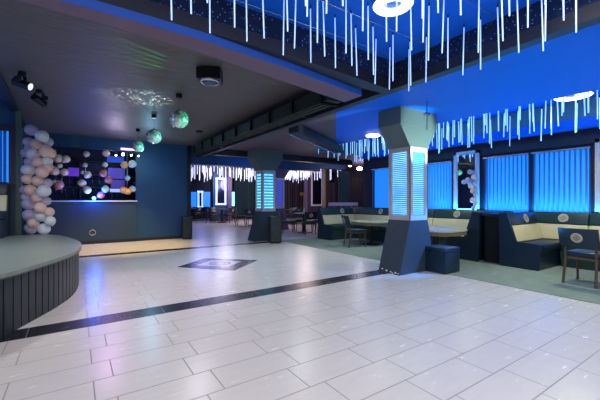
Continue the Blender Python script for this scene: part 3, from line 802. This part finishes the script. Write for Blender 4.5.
tag(MB().box(a.x, b.x, BY-.06, BY, a.z-.03, a.z+.02).build('neon_bar', M['pink_glow']), 'short pink violet light bar above the bar opening', 'light bar')
# blue light on counter
q, _ = at_y(94, 198.6, BY-.1)
q_lamp = q
t = empty('blue_bar_lamp', (q.x, q.y, 1.235), 0, 'small intense blue lamp standing on the bar counter', 'lamp')
MB().lathe([(.03, 0), (.03, .008), (.012, .012), (.012, .02)]).build('foot', M['black'], t)
MB().ball((0, 0, .065), .05, 14, 10).build('bulb', M['blue_glow'], t, True)

# =====================================================================
# FAR ROOM CONTENT
def far_box(px0, px1, py0, py1, Y, depth, name, m, label=None, cat=None, group=None, kind=None, z0=None, z1=None):
    a, _ = at_y(px0, py1, Y); b, _ = at_y(px1, py0, Y)
    o = MB().box(a.x, b.x, Y, Y+depth, a.z if z0 is None else z0, b.z if z1 is None else z1).build(name, m)
    return tag(o, label, cat, group, kind)
for i, (p0, p1, m) in enumerate(((186.5, 196.5, 'backlight'), (204, 213.5, 'backlight'))):
    far_box(p0, p1, 192, 207, FY-.06, .05, 'window_%d' % (6+i), M[m], kind='structure')
def far_frame(px0, px1, py0, py1, Y, label, glass, fm, w=.1):
    a, _ = at_y(px0, py1, Y); b, _ = at_y(px1, py0, Y)
    t = empty('framed_mirror', ((a.x+b.x)/2, Y, a.z), 0, label, 'mirror', 'framed mirrors on the walls')
    hw = (b.x-a.x)/2; h = b.z-a.z
    MB().box(-hw, -hw+w, -.05, .0, 0, h).box(hw-w, hw, -.05, 0, 0, h).box(-hw, hw, -.05, 0, h-w, h).box(-hw, hw, -.05, 0, 0, w).build('frame', fm, t)
    MB().box(-hw+w, hw-w, -.02, -.01, w, h-w).build('glass', glass, t)
glow_frame = mat('lit blue white frame', (.5, .6, 1), .4, emit=(.30, .45, 1), es=1.6)
darkglass = mat('dark mirror glass', (.02, .03, .09), .08, .6)
pale_frame = mat('pale mauve frame', (.55, .45, .55), .4, emit=(.5, .4, .6), es=.25)
far_frame(197.5, 203, 191, 208, FY-.1, 'narrow lit framed mirror between the two far blue windows', darkglass, glow_frame, .11)
far_box(213, 228, 165, 222, 19.2, .5, 'pillar', M['wall_navy'], 'dark blue pillar in the far room carrying a lit framed mirror', 'pillar', z0=0, z1=3.12)
far_frame(215.5, 226, 178, 205, 19.18, 'tall lit framed mirror on the dark blue far pillar', darkglass, glow_frame, .10)
far_box(228, 232, 165, 222, 19.0, .5, 'pillar', M['pillar_mauve'], 'slim mauve pillar beside the lit far mirror', 'pillar', z0=0, z1=3.12)
far_box(232.3, 234.5, 192, 206, 19.3, .05, 'light_strip', M['backlight_cyan'], 'short vertical blue light strip right of the mauve pillar', 'light strip')
def curtain(px0, px1, Y, m, label, z1=2.9, name='curtain'):
    a, _ = at_y(px0, 200, Y); b, _ = at_y(px1, 200, Y); n = max(8, int((b.x-a.x)/.06)); 
    f = []; bk = []
    for i in range(n+1):
        x = a.x+(b.x-a.x)*i/n; y = Y+.05*math.sin(i*1.9)+.02*math.sin(i*.7)
        f.append(Vector((x, y, .02))); bk.append(Vector((x, y+.02, .02)))
    tag(MB().poly(f+bk[::-1], (0, 0, z1)).build(name, m), label, 'curtain', 'dark curtains')
curtain(234, 254, 20.5, M['curtain_teal'], 'dark blue curtain in the far room left of the bubble wall column')
curtain(285, 309, 19.5, M['curtain'], 'dark brown curtain under the bright far icicles')
far_box(307.5, 329, 165, 215, 17.4, .4, 'pillar', M['pillar_mauve'], 'wide mauve pillar with a pale framed mirror', 'pillar', z0=0, z1=3.12)
far_frame(311, 322.5, 172, 206, 17.38, 'pale framed mirror on the wide mauve far pillar', darkglass, pale_frame, .10)
far_box(325.5, 329, 160, 215, 14.5, .3, 'pillar', mat('brown pillar', (.10, .07, .05), .6, noise=.2, nscale=4), 'slim brown pillar left of the purple curtain', 'pillar', z0=0, z1=3.12)
curtain(329, 342, 16.2, M['curtain_purple'], 'purple grey curtain between slim pillar and teal curtain', 2.3)
curtain(338.5, 350, 12.0, M['curtain_teal'], 'dark teal curtain behind the far bench', 2.6)
curtain(350, 371, 12.3, M['curtain'], 'dark brown curtain below the warm lamps', 2.3)
a, _ = at_y(329, 203, 11.2); b, _ = at_y(358, 203, 11.2)
t = empty('low_rail', (a.x, 11.2, 0), 0, 'low pale railing behind the far bench', 'railing')
MB().box(0, b.x-a.x, 0, .06, 1.0, 1.14, .005).build('top_rail', mat('pale rail', (.35, .33, .45), .5), t)
for k in range(6): MB().box(k*(b.x-a.x-.05)/5, k*(b.x-a.x-.05)/5+.05, 0, .06, 0, 1.0).build('post', M['pillar_mauve'], t)
for px, py, r, lb in ((350, 165.5, .07, 'left and smallest of the three warm lamps before the brown curtain'), (359.5, 168.6, .115, 'brightest of the three warm lamps before the brown curtain'), (368.2, 173, .06, 'right warm lamp before the brown curtain, next to the blue blind')):
    q, _ = at_y(px, py, 11.9)
    t = empty('wall_lamp', q, 0, lb, 'lamp', 'warm lamps by the brown curtain')
    MB().ball((0, 0, 0), r, 14, 10, (1.3, 1, .8)).build('shade', M['warm'], t, True)
    MB().tube((0, 0, r*.7), (0, 0, 2.8-q.z), .008).build('cord', M['black'], t)
q, _ = at_y(305, 194, 18.8)
tag(MB().box(q.x-.22, q.x+.22, 18.75, 19.1, q.z-.1, q.z+.12, .02).box(q.x-.04, q.x+.04, 18.9, 18.95, 0, q.z-.1).build('gilded_chest', M['gold']), 'small gilded box on a stand before the brown curtain', 'box')
# far tables and chairs
def far_table(loc, label, m='wood', r=.55, h=.75):
    t = empty('dining_table', loc, 0, label, 'table', 'dining tables in the far room')
    MB().tube((0, 0, h-.04), (0, 0, h), r, n=24).build('tabletop', M[m], t)
    MB().tube((0, 0, .03), (0, 0, h-.04), .05).build('pedestal', M['black_metal'], t)
    MB().lathe([(.28, 0), (.28, .02), (.07, .04)]).build('foot_plate', M['black_metal'], t)
def far_chairs(c, n, a0, rr, grp, label):
    for k in range(n):
        a = a0+2*PI*k/n
        copy_tree(ch, loc=(c[0]+rr*math.cos(a), c[1]+rr*math.sin(a), 0), rz=a+PI, label=label, group=grp)
for (px, py, n, a0, lt) in ((222, 222.3, 4, .3, 'dark round table in the middle of the far room view'), (254, 225.5, 4, .9, 'dark round table partly hidden by the bubble wall column'),
                    (192, 220.4, 4, .2, 'small table below the two far blue windows'), 
                    (284, 223.6, 4, .4, 'table in the far room right of the mauve column'), (304, 232.6, 4, -1.9, 'dark table beside the end of the far bench')):
    p = at_z(px, py, 0)
    far_table((p.x, p.y, 0), lt, r=.42)
    far_chairs((p.x, p.y), n, a0, .62, 'chairs around the '+lt, 'dark chair at the '+lt)
# things on the tables
for k, (px, py) in enumerate(((284, 223.6), (304, 232.6), (192, 220.4))):
    p = at_z(px, py, 0)
    tag(MB().lathe([(.05, 0), (.06, .02), (.03, .1), (.02, .18)], 12).build('vase', M['emblem'], loc=(p.x, p.y, .75), smooth=True), 'small pale vase on a table in the far room', 'vase', 'vases on the far tables')

# =====================================================================
# LIGHTS
def area(loc, rot, sx, sy, color, power, name='fill_area', spread=PI):
    l = bpy.data.lights.new(name, 'AREA'); l.shape = 'RECTANGLE'; l.size = sx; l.size_y = sy; l.color = color; l.energy = power; l.spread = spread
    o = bpy.data.objects.new(name, l); col.objects.link(o); o.location = loc; o.rotation_euler = rot; return o
def point(loc, color, power, r=.05):
    l = bpy.data.lights.new('lamp_point', 'POINT'); l.color = color; l.energy = power; l.shadow_soft_size = r
    o = bpy.data.objects.new('lamp_point', l); col.objects.link(o); o.location = loc; return o
def spotl(loc, target, color, power, size, blend=.6, r=.04):
    l = bpy.data.lights.new('lamp_spot', 'SPOT'); l.color = color; l.energy = power; l.spot_size = size; l.spot_blend = blend; l.shadow_soft_size = r
    o = bpy.data.objects.new('lamp_spot', l); col.objects.link(o); o.location = loc
    o.rotation_euler = (Vector(target)-Vector(loc)).to_track_quat('-Z', 'Y').to_euler(); return o
# added soft fill for the floor, unseen behind the camera and in the recess
area((.5, -2.2, 2.9), (math.radians(20), 0, 0), 4, 2.5, (1, .90, .80), 215)
area((1.4, .3, 2.96), (0, 0, 0), 3.2, 1.8, (1, .93, .85), 70)
def down(x, y, z, c, p, r=.15): return spotl((x, y, z), (x, y, 0), c, p, 2.75, 1, r)  # added downward fill spots, unseen, brightening floor, booths and stage
down(.9, 4.6, 2.9, (1, .90, .88), 140)
down(-.3, 1.6, 2.9, (1, .88, .80), 60)
down(2.2, 7.2, 2.9, (.95, .95, 1), 110)
down(4.3, 6.3, 2.6, (.8, .97, 1), 100)
down(4.6, 1.6, 2.6, (.82, .97, 1), 120)
down(6.75, 2.0, 2.95, (1, 1, .58), 190)
down(6.75, 5.8, 2.95, (.9, 1, .75), 170)
down(-1.2, 5.6, 2.9, (.95, 1, .85), 150)
# unseen blue uplights added for the ceiling: behind benches, in coves, in open space
area((8.42, 3.6, 1.0), (PI, 0, 0), .15, 4.5, (.04, .42, 1), 75)
area((7.55, 3.6, 3.0), (0, -PI/2, 0), .06, 8.5, (.03, .35, 1), 22)
area((6.2, 4, 2.86), (PI, 0, 0), .1, 8, (.05, .35, 1), 25)
spotl((5.75, 2.6, .5), (5.4, 2.0, 2.8), (.02, .36, 1), 85, 2.3, 1)
spotl((5.0, 5.2, .5), (4.9, 5.0, 2.8), (.02, .36, 1), 70, 2.2, 1)
spotl((5.8, .2, .5), (5.2, .4, 2.8), (.02, .36, 1), 70, 2.3, 1)
spotl((2.6, 1.4, 1.2), (2.6, 1.4, 3), (.03, .32, 1), 26, 2.4, 1)
# added unseen spots: blue on the near column's booth side, white on its capital
spotl((6.0, 2.2, 1.9), (5.0, 3.67, .5), (.02, .28, 1), 520, .6, .8)
spotl((5.2, 2.4, 1.7), (4.95, 3.67, 2.35), (.75, 1, .85), 330, .75, .6)
point((-2.2, 5.5, 1.8), (.05, .25, 1), 50, .1)
# bar area
point((1.7, 9.8, 2.4), (.3, .7, 1), 22, .1)
spotl((1.2, 9.9, 2.9), (1.1, 10.1, 0), (1, .62, .10), 480, 1.35)
point((q_lamp.x, q_lamp.y-.25, 1.33), (.03, .16, 1), 40, .03)
point((.9, 12.2, 2.3), (.35, .3, 1), 8, .1)
spotl((1.9, 8.4, 2.6), (1.2, 11.2, 1.0), (.2, .6, 1), 60, 1.4)
# green beam on the ceiling, purple glow near bar
for k in range(5):
    spotl((1.38, 4.60+.10*k, 3.005), (.75, 4.36+.14*k, 3.05), (.03, 1, .2), 300, .075+.02*(k % 2), .9, .004)
spotl((2.4, 5.2, 2.4), (1.44, 5.9, 2.6), (.05, 1, .4), 90, .4)
spotl((2.4, 8.2, 2.4), (1.31, 9.3, 2.6), (.05, 1, .4), 110, .3)
spotl((2.3, 6.6, 2.2), (1.37, 7.6, 2.62), (.25, .9, 1), 60, .3)
spotl((1.9, 7.0, 2.35), (1.0, 8.0, 3.05), (.05, 1, .25), 22, .8, 1)
g_ = spotl((1.30, 6.35, 2.2), (1.0, 6.5, 3.05), (.8, 1, .9), 230, 1.25, .8, .0)  # patterned spot added to throw the mirror ball's dots on the ceiling
g_.data.use_nodes = True; gt = g_.data.node_tree; ge = gt.nodes['Emission']; qq = NB(gt)
gc = gt.nodes.new('ShaderNodeTexCoord'); gv = gt.nodes.new('ShaderNodeTexVoronoi'); gv.inputs['Scale'].default_value = 15
gt.links.new(gc.outputs['Normal'], gv.inputs['Vector'])
gt.links.new(qq.m('MULTIPLY', qq.m('LESS_THAN', gv.outputs['Distance'], .27), 3), ge.inputs['Strength'])
spotl((.9, 10.4, 2.3), (.9, 9.3, 3.05), (.85, .7, 1), 26, 1.2, 1)
# tints on the floor
spotl((.6, 8.6, 2.9), (.7, 5.2, 0), (.9, .45, 1), 170, .62, 1)
spotl((2.8, 9.5, 2.5), (2.6, 7.0, 0), (.05, .2, 1), 160, .7, 1, .12)
# warm fill over stage
# far room
for x, y, c, w in ((5.5, 17.5, (.45, .4, 1), 50), (7.2, 18.5, (.9, .75, .9), 50), (8.6, 16.5, (1, .8, .85), 200), (5, 13.5, (.6, .6, 1), 30), (8.9, 12.8, (1, .75, .7), 50), (10.0, 10, (.6, .6, 1), 60)):
    point((x, y, 2.3), c, w, .45)
point((5.4, 10.4, 2.2), (.1, .25, 1), 30, .1)

w = bpy.data.worlds.new('world'); scn.world = w; w.use_nodes = True
w.node_tree.nodes['Background'].inputs[0].default_value = (.85, .88, .92, 1)
w.node_tree.nodes['Background'].inputs[1].default_value = .35

# =====================================================================
cam = bpy.data.cameras.new('camera'); co = bpy.data.objects.new('camera', cam); col.objects.link(co)
cam.sensor_width = 36; cam.lens = F/600*36; cam.clip_start = .05
co.location = (0, 0, H); co.rotation_euler = (PI/2, 0, -YAW)
scn.camera = co
scn.view_settings.view_transform = 'Standard'; scn.view_settings.look = 'None'
scn.view_settings.gamma = 1; scn.view_settings.use_curve_mapping = False
scn.view_settings.exposure = 0
